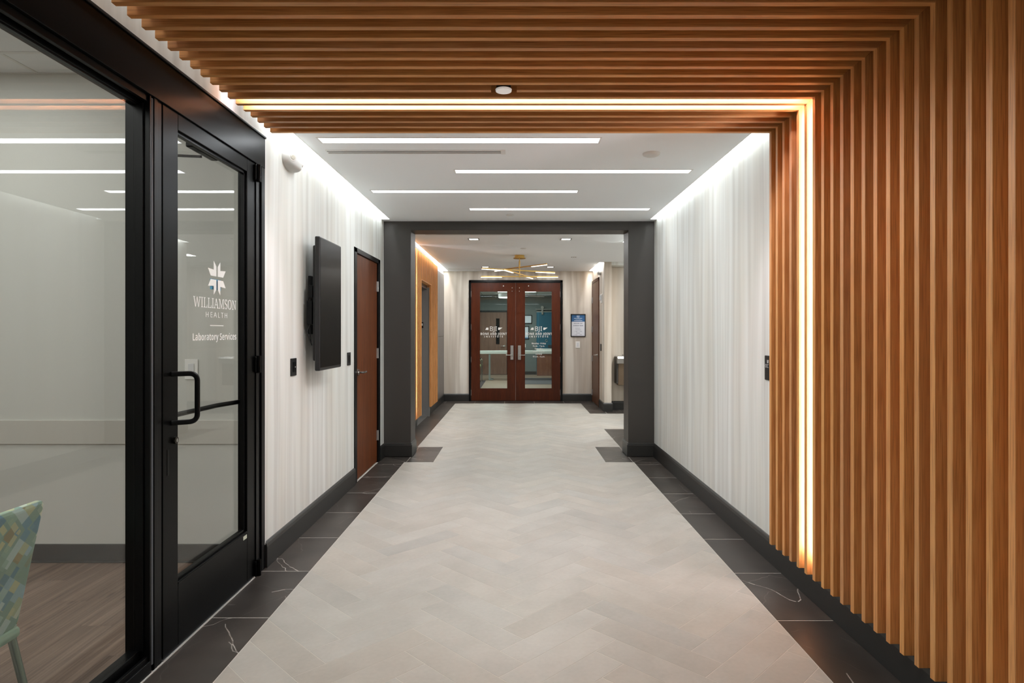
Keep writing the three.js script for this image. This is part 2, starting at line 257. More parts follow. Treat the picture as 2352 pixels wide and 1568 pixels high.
// ---------------------------------------------------------------- wooden slats over ceiling and right wall
const PITCH = 0.0905, SLW = 0.0287, SX = 1.511, SY = 2.623, SB = 0.17, slatFar = (k) => 3.725 - PITCH * k;
function prism(pts, d0, d1, grain, ou = 0) {                      // outline in x and y, between two depths
  const b = 0.0012, s = new THREE.Shape(pts.map(([x, y]) => new THREE.Vector2(x, y))), g = new THREE.ExtrudeGeometry(s, { depth: d1 - d0 - 2 * b, bevelEnabled: true, bevelSize: b, bevelThickness: b, bevelOffset: -b, bevelSegments: 1 });
  g.translate(0, 0, -d1 + b); return triUV(g, grain, ou);
}
{
  const t = thing('slat_screen', 'screen of orange-brown wooden slats that runs across the ceiling and down the right wall', 'slat screen', [SX, SB, 3.7]);
  for (let k = 0; k < 28; k++) {
    const d1 = slatFar(k), d0 = d1 - SLW, m = slatMats[Math.floor(rr(0, 6))], m2 = slatMats[Math.floor(rr(0, 6))];
    part(t, 'wall_slat', prism([[SX, SB], [XR - 0.002, SB], [XR - 0.002, 2.698], [SX, SY]], d0, d1, 1, rr(0, 5)), m);
    if (k === 7) {
      part(t, 'ceiling_slat', prism([[-1.465, SY], [-0.127, SY], [-0.127, 2.698], [-1.465, 2.698]], d0, d1, 0, rr(0, 5)), m2);
      part(t, 'ceiling_slat', prism([[0.0, SY], [SX, SY], [XR - 0.002, 2.698], [0.0, 2.698]], d0, d1, 0, rr(0, 5)), m2);
    } else part(t, 'ceiling_slat', prism([[-1.465, SY], [SX, SY], [XR - 0.002, 2.698], [-1.465, 2.698]], d0, d1, 0, rr(0, 5)), m2);
  }
}
for (const k of [4, 5]) {                                          // light lines: on the far side of the next slat, shining on the near side of this one
  const d = slatFar(k + 1), t = thing('led_strip', k === 4 ? 'warm glowing light line between the slats, the one farther from the camera' : 'warm glowing light line between the slats, the one nearer the camera', 'light strip', [SX, 2.66, d]);
  const body = mat(0xd8d8d8, 0.5);
  part(t, 'channel', bx(-1.44, 1.50, 2.664, 2.696, d + 0.001, d + 0.007), body); part(t, 'channel', bx(1.548, 1.58, 0.26, 2.62, d + 0.001, d + 0.007), body);
  part(t, 'diffuser', bx(-1.44, 1.50, 2.668, 2.692, d + 0.007, d + 0.009), glow(R.slatLedTop, 3)); part(t, 'diffuser', bx(1.552, 1.576, 0.26, 2.62, d + 0.007, d + 0.009), glow(R.slatLed, 3));
  areaLight(0.03, 2.68, d + 0.0105, 2.94, 0.022, 'far', R.slatLedTop); areaLight(1.564, 1.44, d + 0.0105, 0.022, 2.36, 'far', R.slatLed);
}
{
  const t = thing('puck_light', 'round black puck light with white lens set in a gap of the ceiling slats', 'ceiling light', [-0.065, 2.7, 3.077]);
  part(t, 'housing', cyl(V(-0.065, 2.704, 3.077), V(-0.065, 2.63, 3.077), 0.036, 32), blackMatte); part(t, 'lens', triUV(new THREE.CylinderGeometry(0.0405, 0.039, 0.008, 40).translate(-0.065, 2.627, -3.077)), glow([1, [0.09, 0.088, 0.085]]));
  const l = new THREE.SpotLight(new THREE.Color().setRGB(...R.puck[1]), R.puck[0], 0, 1.5, 0.25); l.position.set(-0.065, 2.62, -3.077); l.target.position.set(-0.065, 0, -3.077); l.shadow.radius = 2; l.name = 'lamp'; scene.add(l, l.target);
}

// ---------------------------------------------------------------- corridor ceiling fittings
const stripNames = ['white linear ceiling light next to the wooden slats', 'second white linear ceiling light from the wooden slats, right of the centre line', 'third white linear ceiling light from the wooden slats, left of the centre line', 'fourth white linear ceiling light from the slats, next to the dark portal'];
[[-1.313, 0.55, 4.112, 4.217], [-0.487, 1.38, 4.915, 5.01], [-1.316, 0.551, 5.622, 5.712], [-0.489, 1.377, 6.43, 6.528]].forEach(([x0, x1, d0, d1], i) => {
  const t = thing('linear_light', stripNames[i], 'ceiling light', [(x0 + x1) / 2, CEIL, (d0 + d1) / 2]);
  part(t, 'frame', [bx(x0 - 0.012, x1 + 0.012, CEIL - 0.003, CEIL + 0.001, d0 - 0.012, d0), bx(x0 - 0.012, x1 + 0.012, CEIL - 0.003, CEIL + 0.001, d1, d1 + 0.012), bx(x0 - 0.012, x0, CEIL - 0.003, CEIL + 0.001, d0, d1), bx(x1, x1 + 0.012, CEIL - 0.003, CEIL + 0.001, d0, d1)], whiteTrim);
  part(t, 'diffuser', bx(x0, x1, CEIL - 0.002, CEIL + 0.001, d0, d1), glow(R.strip, 1.2));
  areaLight((x0 + x1) / 2, CEIL - 0.0045, (d0 + d1) / 2, x1 - x0, d1 - d0, 'down', R.strip);
});
function cove(x0, x1, d0, d1, label, lamp, lean) {
  const t = thing('cove_light', label, 'cove light', [(x0 + x1) / 2, 2.88, (d0 + d1) / 2]);
  part(t, 'channel', bx(x0, x1, 2.895, 2.918, d0, d1), whiteTrim); part(t, 'diffuser', bx(x0 + 0.004, x1 - 0.004, 2.888, 2.895, d0, d1), glow(lamp, 1.5));
  areaLight((x0 + x1) / 2, 2.884, (d0 + d1) / 2, x1 - x0 - 0.01, d1 - d0, 'down', lamp);
}
cove(-1.50, -1.45, 3.75, 7.04, 'recessed light washing the corridor wall that carries the television', R.cove); cove(1.525, 1.575, 3.75, 7.04, 'recessed light washing the corridor wall next to the slatted wall', R.cove);
cove(-1.50, -1.45, 7.62, 12.93, 'recessed light above the slatted elevator wall', R.lobbyCove); cove(1.525, 1.575, 11.4, 12.93, 'recessed light above the narrow brown side door', R.lobbyCove); cove(1.525, 1.575, 7.62, 8.85, 'recessed light on the wall behind the right pillar of the portal', R.lobbyCove);
cove(-1.50, -1.45, 0.7, 3.70, 'recessed light in the gap between the ceiling slats and the glass front', R.slatCove);
function slotDiffuser(x0, x1, d0, d1, label, plate) {
  const t = thing('slot_diffuser', label, 'air vent', [(x0 + x1) / 2, CEIL, (d0 + d1) / 2]), w = (d1 - d0) / 5;
  part(t, 'bar', [0, 2, 4].map((i) => bx(x0, x1, CEIL - 0.003, CEIL + 0.001, d0 + i * w, d0 + (i + 1) * w)), whiteTrim); part(t, 'slot', bx(x0 + 0.004, x1 - 0.004, CEIL - 0.0012, CEIL + 0.001, d0 + 0.002, d1 - 0.002), mat(0x4a4a48, 0.9));
  if (plate) part(t, 'end_cap', bx(x1 - 0.002, x1 + 0.03, CEIL - 0.004, CEIL + 0.001, d0 - 0.006, d1 + 0.006), whiteTrim);
}
slotDiffuser(-1.35, -0.11, 4.385, 4.475, 'long white two-slot air vent beside the linear light next to the slats', true);
slotDiffuser(-1.2, -0.1, 8.1, 8.19, 'slot air vent in the lobby ceiling just behind the portal'); slotDiffuser(-1.38, -0.7, 12.52, 12.6, 'slot air vent in the lobby ceiling close to the double doors');
function disc(name, label, cat, x, d, r, h, y = CEIL) { const prof = [[0, -h], [r * 0.72, -h], [r * 0.93, -h * 0.7], [r, -h * 0.25], [r, 0]].map(([a, b]) => new THREE.Vector2(a, b)); return single(name, label, cat, [x, y, d], triUV(new THREE.LatheGeometry(prof, 40).translate(x, y, -d)), mat(0xe2e0dc, 0.5)); }
disc('smoke_detector', 'round white smoke detector on the corridor ceiling', 'smoke detector', 0.965, 4.467, 0.062, 0.02); disc('sprinkler_cover', 'small white sprinkler cover plate in front of the portal', 'sprinkler', -0.076, 6.8, 0.045, 0.008); disc('sprinkler_cover', 'small round sprinkler cover plate on the lobby ceiling above the brass chandelier', 'sprinkler', 0.1, 9.49, 0.045, 0.009);
{ const t = thing('ceiling_nozzle', 'small ceiling plate with three dark holes right of the brass chandelier', 'ceiling fitting', [0.97, CEIL, 10.58]); part(t, 'plate', bx(0.92, 1.02, CEIL - 0.003, CEIL, 10.53, 10.63), whiteTrim); for (const x of [0.935, 0.968, 1.0]) part(t, 'hole', bx(x - 0.009, x + 0.009, CEIL - 0.0045, CEIL - 0.002, 10.56, 10.6), blackMatte); }

// ---------------------------------------------------------------- storefront: fixed glass pane and header, glass door
{
  const w = struct('window_1', 'tall fixed glass pane in a black metal frame, beside the glass door'), b = black;
  part(w, 'header', [rb(-1.64, -1.528, 2.425, 2.605, -0.9, 3.783, 0.003)], b); part(w, 'header_cap', rb(-1.64, -1.520, 2.605, 2.618, -0.9, 3.783, 0.003), blackSatin);
  part(w, 'top_stop', [rb(-1.562, -1.545, 2.398, 2.425, -0.9, 2.61, 0.002), rb(-1.625, -1.580, 2.386, 2.425, -0.9, 2.61, 0.002), rb(-1.60, -1.584, 2.38, 2.40, -0.9, 2.61, 0.001)], blackSatin);
  part(w, 'sill', [rb(-1.64, -1.535, 0.0, 0.055, -0.9, 2.61, 0.003), rb(-1.56, -1.545, 0.05, 0.075, -0.9, 2.61, 0.002), rb(-1.625, -1.575, 0.05, 0.104, -0.9, 2.61, 0.003)], blackSatin);
  part(w, 'mullion', [rb(-1.64, -1.536, 0, 2.43, 2.606, 2.618, 0.002), rb(-1.64, -1.56, 0, 2.43, 2.616, 2.64, 0.001), rb(-1.64, -1.535, 0, 2.43, 2.637, 2.66, 0.002), rb(-1.64, -1.54, 0, 2.43, 2.66, 2.70, 0.002), rb(-1.60, -1.56, 0.1, 2.39, 2.597, 2.607, 0.002)], blackSatin);
  part(w, 'brush_seal', rb(-1.565, -1.5375, 0.03, 2.42, 2.620, 2.634, 0.002), brush);
  part(w, 'jamb', [rb(-1.64, -1.532, 0, 2.43, 3.66, 3.70, 0.002), rb(-1.64, -1.54, 0, 2.43, 3.70, 3.735, 0.002), rb(-1.64, -1.53, 0, 2.43, 3.735, 3.783, 0.002)], blackSatin);
  part(w, 'end_post', rb(-1.64, -1.532, 0, 2.43, -0.9, -0.82, 0.003), b);
  part(w, 'pane', bx(-1.592, -1.588, 0.09, 2.40, -0.83, 2.607), glassLab);
  part(w, 'wall_edge', rb(-1.60, -1.5305, 0.14, 2.62, 3.784, 3.797, 0.002), whiteTrim);
  part(w, 'floor_bead', bx(-1.535, -1.529, 0, 0.004, -0.9, 3.70), mat(0xd8d6d2, 0.5));
}
{
  const t = struct('door_1', 'black framed glass door with white lettering and a black pull handle'), o0 = -1.583, o1 = -1.538;
  part(t, 'stile', rb(o0, o1, 0.012, 2.425, 2.705, 2.827, 0.003), black); part(t, 'stile', rb(o0, o1, 0.012, 2.425, 3.552, 3.656, 0.003), black);
  part(t, 'top_rail', [rb(o0, o1, 2.35, 2.425, 2.827, 3.552, 0.003), rb(-1.572, -1.55, 2.335, 2.352, 2.827, 3.552, 0.002)], black); part(t, 'bottom_rail', [rb(o0, o1, 0.012, 0.30, 2.827, 3.552, 0.003), rb(-1.572, -1.55, 0.298, 0.314, 2.827, 3.552, 0.002), rb(-1.546, -1.536, 0.29, 0.296, 2.827, 3.552, 0.001)], black);
  part(t, 'glazing_bead', [rb(-1.572, -1.55, 0.3, 2.35, 3.538, 3.554, 0.002), rb(-1.572, -1.556, 0.3, 2.35, 2.825, 2.835, 0.002)], blackSatin);
  part(t, 'pane', bx(-1.580, -1.576, 0.29, 2.36, 2.82, 3.556), glassLab);
  part(t, 'threshold', [rb(-1.60, -1.531, 0.001, 0.008, 2.70, 3.67, 0.002)], satin, 'bright aluminium threshold strip');
  part(t, 'pull_handle', bentTube([V(-1.54, 1.246, 2.775), V(-1.452, 1.246, 2.83), V(-1.452, 1.028, 2.83), V(-1.54, 1.028, 2.775)], 0.0115, 0.035), blackSatin);
  part(t, 'push_bar', bentTube([V(-1.60, 1.033, 2.76), V(-1.655, 1.033, 2.78), V(-1.64, 1.033, 3.4), V(-1.595, 1.033, 3.60)], 0.0125, 0.02), blackSatin);
  const lk = part(t, 'lock_cylinder', cyl(V(-1.54, 0.948, 2.795), V(-1.526, 0.948, 2.795), 0.016, 28), mat(0x4a433c, 0.3, { metalness: 1 })); part(lk, 'lock_core', cyl(V(-1.527, 0.948, 2.795), V(-1.5235, 0.948, 2.795), 0.0085, 20), chrome);
  part(t, 'lock_plate', rb(-1.5395, -1.5365, 0.80, 0.915, 2.738, 2.752, 0.001), blackSatin);
  for (const y of [2.37, 1.245, 0.045]) part(t, 'pivot_hinge', [cyl(V(-1.522, y - 0.05, 3.672), V(-1.522, y + 0.05, 3.672), 0.0135, 20), rb(-1.545, -1.525, y - 0.045, y + 0.045, 3.64, 3.705, 0.004)], black);
  part(t, 'closer_arm', [rb(-1.64, -1.60, 2.35, 2.40, 3.08, 3.34, 0.006), cyl(V(-1.62, 2.335, 3.2), V(-1.74, 2.335, 3.18), 0.007), cyl(V(-1.74, 2.337, 3.18), V(-1.83, 2.338, 3.16), 0.005), cyl(V(-1.75, 2.325, 3.18), V(-1.75, 2.345, 3.18), 0.010)], black);
  part(t, 'care_label', rb(-1.5385, -1.5365, 0.262, 0.283, 3.50, 3.545, 0.0005), mat(0xd9dcc8, 0.6));
  const pet = (sx, sy) => { const s = new THREE.Shape([[0.007, 0.009], [0.007, 0.060], [0.036, 0.089], [0.036, 0.042], [0.096, 0.046], [0.068, 0.009]].map(([a, c]) => new THREE.Vector2(a * sx, c * sy))), g = new THREE.ShapeGeometry(s); g.rotateY(Math.PI / 2); g.translate(-1.5752, 1.716, -3.272); return triUV(g); };
  part(t, 'emblem', [pet(1, 1), pet(-1, 1), pet(1, -1), pet(-1, -1)], mat(0xe9e9e6, 0.5, { side: THREE.DoubleSide }), 'white four-petal emblem');
  part(t, 'emblem_blue', bx(-1.5815, -1.5805, 1.655, 1.71, 3.21, 3.325), mat(0x2ab4f2, 0.5), 'blue square behind the emblem');
  const lt = canvasTex(1024, 512, (g, w) => { g.fillStyle = '#ecebe8'; const k = w / 0.56, X = (d) => (d - 2.99) * k, Y = (y) => (1.63 - y) * k; fitText(g, 'WILLIAMSON', X(3.030), X(3.496), Y(1.558), 0.051 * k, 'serif', '', -0.02); fitText(g, 'HEALTH', X(3.149), X(3.392), Y(1.510), 0.027 * k, 'sans-serif', '', 0.16); g.fillRect(X(3.197), Y(1.470), 0.147 * k, 0.0045 * k); fitText(g, 'Laboratory Services', X(3.022), X(3.498), Y(1.392), 0.035 * k, 'sans-serif', 'bold'); });
  part(t, 'lettering', ...decal(0.56, 0.28, -1.5752, 1.63 - 0.14, 2.99 + 0.28, '+x', lt));
}

// ---------------------------------------------------------------- laboratory room behind the glass
const labWall = mat(0xcfcec8, 0.7);
mono('wall_lab', [bx(-4.7, -1.70, 0, 3.05, 3.89, 4.0), bx(-4.8, -4.6, 0, 3.05, -1.0, 3.89), bx(-4.7, -1.65, 0, 3.05, -1.1, -1.0), bx(-1.70, -1.655, 2.62, 3.05, -1.0, 3.89)], labWall);
mono('baseboard_lab', [rb(-4.6, -1.70, 0.001, 0.112, 3.878, 3.892, 0.003), rb(-4.6, -1.70, 0.001, 0.012, 3.866, 3.88, 0.003)], mat(0x2b2a28, 0.5));
single('wall_guard', 'flat grey-beige protective rail along the laboratory wall', 'wall guard', [-3.1, 0.81, 3.885], rb(-4.6, -1.705, 0.735, 0.886, 3.879, 3.892, 0.004), mat(0xc6c2ba, 0.45));
{
  const f = struct('floor', 'brown wood plank floor of the laboratory'), pt = tex(512, 512, 0.5, 1.3, (u, v) => { const a = fbm(u * 9, v * 1.6, 12, 4), b = fbm(u * 50, v * 2.6, 15, 3), kn = Math.max(0, noise.noise(u * 7, v * 5, 31) - 0.52) * 260, k = a * 46 + b * 44 - kn; return [118 + k, 97 + k * 0.95, 84 + k * 0.9]; });
  const pm = new THREE.MeshStandardMaterial({ map: pt, vertexColors: true, roughness: 0.5 }); part(f, 'floor_base', bx(-4.7, -1.66, -0.12, -0.0035, -1.1, 3.9), mat(0x3b322c, 0.9));
  for (let i = 0; i < 19; i++) { const x1 = -1.66 - i * 0.157, x0 = Math.max(-4.62, x1 - 0.157); for (let d = 5.2 - ((i * 0.47) % 1.22); d > -1; d -= 1.22) { const a = Math.max(-1, d - 1.22), b = Math.min(3.89, d); if (b - a < 0.02) continue; const t = rr(0.93, 1.06); part(f, 'plank', slab([[x0 + 0.0004, a + 0.0004], [x1 - 0.0004, a + 0.0004], [x1 - 0.0004, b - 0.0004], [x0 + 0.0004, b - 0.0004]], [t, t * 0.985, t * 0.97], 0, rr(0, 5), rr(0, 5), 0, 0.003, 0.0005), pm); } }
}
{
  const c = struct('ceiling', 'white acoustic tile ceiling of the laboratory'), tm = mat(0xf2f4f5, 0.9); part(c, 'upper_slab', bx(-4.8, -1.655, 3.07, 3.15, -1.1, 4.0), white);
  const ds = [3.89]; for (let d = 3.603; d > -1; d -= 0.61) ds.push(d); const xs = [-1.70, -2.386]; for (let x = -2.996; x > -4.6; x -= 0.61) xs.push(x); xs.push(-4.6); ds.push(-1);
  for (let i = 0; i < ds.length - 1; i++) for (let j = 0; j < xs.length - 1; j++) part(c, 'ceiling_tile', rb(xs[j + 1] + 0.009, xs[j] - 0.009, 3.052, 3.068, ds[i + 1] + 0.009, ds[i] - 0.009, 0.002), tm);
  part(c, 'ceiling_grid', [...ds.map((d) => bx(-4.6, -1.70, 3.048, 3.072, d - 0.011, d + 0.011)), ...xs.map((x) => bx(x - 0.011, x + 0.011, 3.0485, 3.0715, -1, 3.89))], whiteTrim);
}
function panelLight(name, label, x0, x1, y, d0, d1, lamp) {
  const t = thing(name, label, 'ceiling light', [(x0 + x1) / 2, y, (d0 + d1) / 2]); part(t, 'frame', [bx(x0 - 0.02, x1 + 0.02, y - 0.004, y + 0.001, d0 - 0.02, d0), bx(x0 - 0.02, x1 + 0.02, y - 0.004, y + 0.001, d1, d1 + 0.02), bx(x0 - 0.02, x0, y - 0.004, y + 0.001, d0, d1), bx(x1, x1 + 0.02, y - 0.004, y + 0.001, d0, d1)], whiteTrim);
  part(t, 'diffuser', bx(x0, x1, y - 0.003, y + 0.001, d0, d1), glow(lamp, 1.1)); areaLight((x0 + x1) / 2, y - 0.006, (d0 + d1) / 2, x1 - x0, d1 - d0, 'down', lamp);
}
panelLight('panel_light', 'bright ceiling panel light in the laboratory near the end wall', -3.6, -2.70, 3.047, 2.70, 3.30, R.lab); panelLight('panel_light', 'bright ceiling panel light in the laboratory beside the camera', -3.0, -2.1, 3.047, 1.17, 1.77, R.labBack); panelLight('panel_light', 'ceiling panel light in the laboratory behind the camera', -3.6, -2.4, 3.047, -0.6, 0.0, R.labBack);
function plate(name, label, x, y, d, face, w, h, m, inner, m2) {   // wall plate with a rocker or insert
  const t = thing(name, label, name === 'wall_plate' ? 'wall plate' : 'light switch', [x, y, d]);
  const g = (a, b, dep0, dep1) => face === '+x' ? rb(x + dep0, x + dep1, y - b / 2, y + b / 2, d - a / 2, d + a / 2, 0.002) : rb(x - a / 2, x + a / 2, y - b / 2, y + b / 2, d - dep1, d - dep0, 0.002);
  part(t, 'cover_plate', g(w, h, 0, 0.007), m); part(t, inner, g(w * 0.46, h * 0.58, 0.006, 0.010), m2); return t;
}
plate('light_switch', 'white light switch seen through the glass door on the laboratory wall', -2.03, 1.202, 3.889, '-z', 0.082, 0.125, whitePlastic, 'rocker', mat(0xdcdde0, 0.35));
{ // patterned chair, its back to the glass
  const pal = ['#8fb0a4', '#9cc0b2', '#aecfca', '#c3dde0', '#7ba6ba', '#6b95b0', '#b6c39e', '#cdd0a8', '#a3946f', '#dfe9da', '#98b8a6', '#a6c8d8'];
  const fab = canvasTex(768, 768, (g, w) => { g.fillStyle = '#93b3a7'; g.fillRect(0, 0, w, w); g.save(); g.translate(w / 2, w / 2); g.rotate(0.68); const s = 32; for (let i = -20; i < 20; i++) for (let j = -20; j < 20; j++) { if (rnd() < 0.2) continue; g.fillStyle = pal[Math.floor(rnd() * pal.length)]; g.globalAlpha = rr(0.65, 1); const L = rnd() < 0.4 ? 2.8 : rnd() < 0.5 ? 1.7 : 0.9; g.fillRect(i * s, j * s * 1.05, s * (rnd() < 0.45 ? 0.6 : 1), s * L); } g.restore(); });
  fab.wrapS = fab.wrapT = THREE.MirroredRepeatWrapping; fab.repeat.set(1 / 0.78, 1 / 0.78);
  const fm = new THREE.MeshStandardMaterial({ map: fab, roughness: 0.85 }), band = mat(0xa3c4b2, 0.8), leg = mat(0x8fa39b, 0.3, { metalness: 0.85 });
  const t = thing('patterned_chair', 'chair in teal and green patterned fabric with metal legs behind the glass pane', 'chair', [-1.9, 0, 1.87]);
  const warp = (g, f) => { const p = g.attributes.position; for (let i = 0; i < p.count; i++) { const v = f(p.getX(i), p.getY(i), p.getZ(i)); p.setXYZ(i, ...v); } g.computeVertexNormals(); return g; };
  const bk = new RoundedBoxGeometry(0.05, 0.43, 0.5, 5, 0.02);       // local x thickness, y height, z width
  const back = (g) => warp(g, (x, y, z) => { const k = (y + 0.215) / 0.43, wz = z * lerp(0.9, 1.03, k), lean = lerp(-0.085, -0.008, k), curve = -(0.25 * 0.25 - wz * wz) * 0.25; return [-1.62 + x * lerp(1.1, 0.75, k) + lean + curve, 0.645 + y, -1.877 + wz]; });
  part(t, 'backrest', triUV(toCreasedNormals(back(bk), 0.9)), fm);
  part(t, 'back_band', triUV(toCreasedNormals(warp(new RoundedBoxGeometry(0.055, 0.04, 0.455, 3, 0.015), (x, y, z) => [-1.70 + x, 0.425 + y, -1.877 + z]), 0.9)), band);
  part(t, 'seat', triUV(toCreasedNormals(warp(new RoundedBoxGeometry(0.5, 0.09, 0.5, 4, 0.035), (x, y, z) => [-1.95 + x, 0.44 + y + 0.012 * (1 - (x * x + z * z) * 12), -1.877 + z]), 0.9)), fm);
  part(t, 'leg', cyl(V(-1.695, 0.42, 2.085), V(-1.655, 0.0, 2.155), 0.0125), leg); part(t, 'leg', cyl(V(-1.695, 0.42, 1.67), V(-1.655, 0.0, 1.60), 0.0125), leg); part(t, 'leg', cyl(V(-2.16, 0.41, 2.07), V(-2.2, 0, 2.13), 0.0125), leg); part(t, 'leg', cyl(V(-2.16, 0.41, 1.68), V(-2.2, 0, 1.62), 0.0125), leg);
}

// ---------------------------------------------------------------- left wall: emergency light, television, plates, wooden door
function emergencyLight(x, y, d, s, label, side = 1) {
  const t = thing('emergency_light', label, 'emergency light', [x, y, d]), body = new THREE.SphereGeometry(1, 40, 28);
  const p = body.attributes.position; for (let i = 0; i < p.count; i++) { const a = p.getX(i), b = p.getY(i), c = p.getZ(i), sq = Math.sign(b) * Math.pow(Math.abs(b), 0.85); p.setXYZ(i, x + side * Math.max(0, a) * 0.075 * s * (1 - 0.25 * b), y + sq * 0.068 * s - 0.012 * Math.max(0, a), -d + c * 0.12 * s); } body.computeVertexNormals();
  part(t, 'body', triUV(body), mat(0xc2c0bc, 0.4));
  for (const k of [1, -1]) { const c = new THREE.Vector3(x + side * 0.045 * s, y + 0.004 * s, -d + k * 0.07 * s), dir = new THREE.Vector3(side * 0.75, -0.12, k * 0.8).normalize(); const h = part(t, 'lamp_head', cyl(c, c.clone().addScaledVector(dir, 0.022 * s), 0.026 * s, 28, 0.023 * s), whitePlastic); part(h, 'lamp_lens', cyl(c.clone().addScaledVector(dir, 0.0215 * s), c.clone().addScaledVector(dir, 0.025 * s), 0.017 * s, 24, 0.012 * s), mat(0xd6d4c8, 0.2)); }
}
emergencyLight(XL, 2.585, 4.19, 1.02, 'white egg-shaped emergency light high on the wall beside the glass door');
{
  const x1 = -1.40, y0 = 1.158, y1 = 2.118, d0 = 4.425, d1 = 4.965, t = thing('television', 'black flat screen television hung upright on a wall mount', 'television', [x1 - 0.02, 1.64, 4.69]);
  part(t, 'casing', rb(x1 - 0.037, x1, y0, y1, d0, d1, 0.009, undefined, 3), mat(0x161617, 0.4)); part(t, 'screen', rb(x1 - 0.003, x1 + 0.0012, y0 + 0.022, y1 - 0.011, d0 + 0.011, d1 - 0.011, 0.0008), new THREE.MeshPhysicalMaterial({ color: 0x030304, roughness: 0.3, specularIntensity: 0.15 }));
  part(t, 'back_cover', rb(x1 - 0.062, x1 - 0.035, y0 + 0.07, y1 - 0.06, d0 + 0.03, d1 - 0.03, 0.01), blackMatte); part(t, 'wall_mount', [rb(XL, XL + 0.02, 1.42, 1.85, 4.58, 4.80, 0.003), rb(XL + 0.015, x1 - 0.05, 1.50, 1.54, 4.6, 4.78, 0.003), rb(XL + 0.015, x1 - 0.05, 1.72, 1.76, 4.6, 4.78, 0.003)], blackMatte);
  part(t, 'cable', [tube([V(-1.48, 1.50, 4.47), V(-1.50, 1.44, 4.46), V(-1.485, 1.38, 4.465), V(-1.475, 1.34, 4.48)], 0.004), tube([V(-1.48, 1.7, 4.48), V(-1.495, 1.6, 4.46), V(-1.49, 1.5, 4.47), V(-1.48, 1.35, 4.48)], 0.0035)], blackMatte); part(t, 'media_box', [rb(-1.505, -1.465, 1.49, 1.66, 4.452, 4.53, 0.004), rb(-1.49, -1.46, 1.68, 1.77, 4.448, 4.5, 0.004)], blackSatin);
}
{ const a = plate('wall_plate', 'black wall plate below and in front of the television', XL, 1.195, 4.27, '+x', 0.105, 0.12, blackMatte, 'insert', blackSatin); part(a, 'indicator', cyl(V(XL + 0.0095, 1.195, 4.285), V(XL + 0.0115, 1.195, 4.285), 0.004), whitePlastic); plate('wall_plate', 'black wall plate between the television and the wooden door', XL, 1.192, 5.68, '+x', 0.105, 0.118, blackMatte, 'insert', blackSatin); }
function lever(parent, x, y, d, face, dirS, m = chrome) {          // rose and lever; face is the way the door looks, dirS the way the lever points
  const n = face === '+x' ? V(1, 0, 0) : face === '-x' ? V(-1, 0, 0) : new THREE.Vector3(0, 0, 1), a = face === '-z' ? new THREE.Vector3(dirS, 0, 0) : new THREE.Vector3(0, 0, -dirS), c = V(x, y, d);
  const at = (u, v) => c.clone().addScaledVector(n, u).addScaledVector(a, v), l = part(parent, 'lever_handle', [cyl(at(0.012, 0), at(0.062, 0), 0.011, 20), bentTube([at(0.058, -0.004), at(0.058, 0.06), at(0.056, 0.12)], 0.0095, 0.01)], m); part(l, 'rose', cyl(at(0, 0), at(0.014, 0), 0.031, 32), m); return l;
}
{
  const t = struct('door_2', 'brown wooden door in a black frame beside the television'), fr = blackSatin;
  part(t, 'frame', [rb(-1.66, -1.527, 0, 2.243, 5.87, 5.962, 0.003), rb(-1.66, -1.527, 0, 2.243, 6.878, 6.97, 0.003), rb(-1.66, -1.527, 2.195, 2.243, 5.87, 6.97, 0.003)], fr);
  part(t, 'leaf', rb(-1.59, -1.545, 0.01, 2.192, 5.964, 6.876, 0.002, 1), doorWood);
  lever(t, -1.545, 1.045, 6.035, '+x', 1); for (const y of [1.94, 1.205, 0.30]) part(t, 'hinge', [rb(-1.546, -1.541, y - 0.055, y + 0.055, 6.85, 6.89, 0.001), cyl(V(-1.535, y - 0.055, 6.878), V(-1.535, y + 0.055, 6.878), 0.009, 16)], satin);
}

// ---------------------------------------------------------------- right wall: sign half behind the slats
{
  const t = thing('wall_sign', 'black wall sign with white capitals, half hidden behind the slats', 'sign', [XR, 1.208, 3.89]), ct = canvasTex(256, 256, (g) => { g.fillStyle = '#121212'; g.fillRect(0, 0, 256, 256); g.fillStyle = '#e8e8e8'; fitText(g, 'M', 60, 105, 78, 36, 'sans-serif', 'bold'); fitText(g, 'OCC', 14, 104, 126, 36, 'sans-serif', '', 0.02); });
  part(t, 'panel', rb(XR - 0.008, XR, 1.132, 1.286, 3.815, 3.968, 0.002), blackMatte); part(t, 'lettering', ...decal(0.15, 0.15, XR - 0.0086, 1.209, 3.8915, '-x', ct));
}

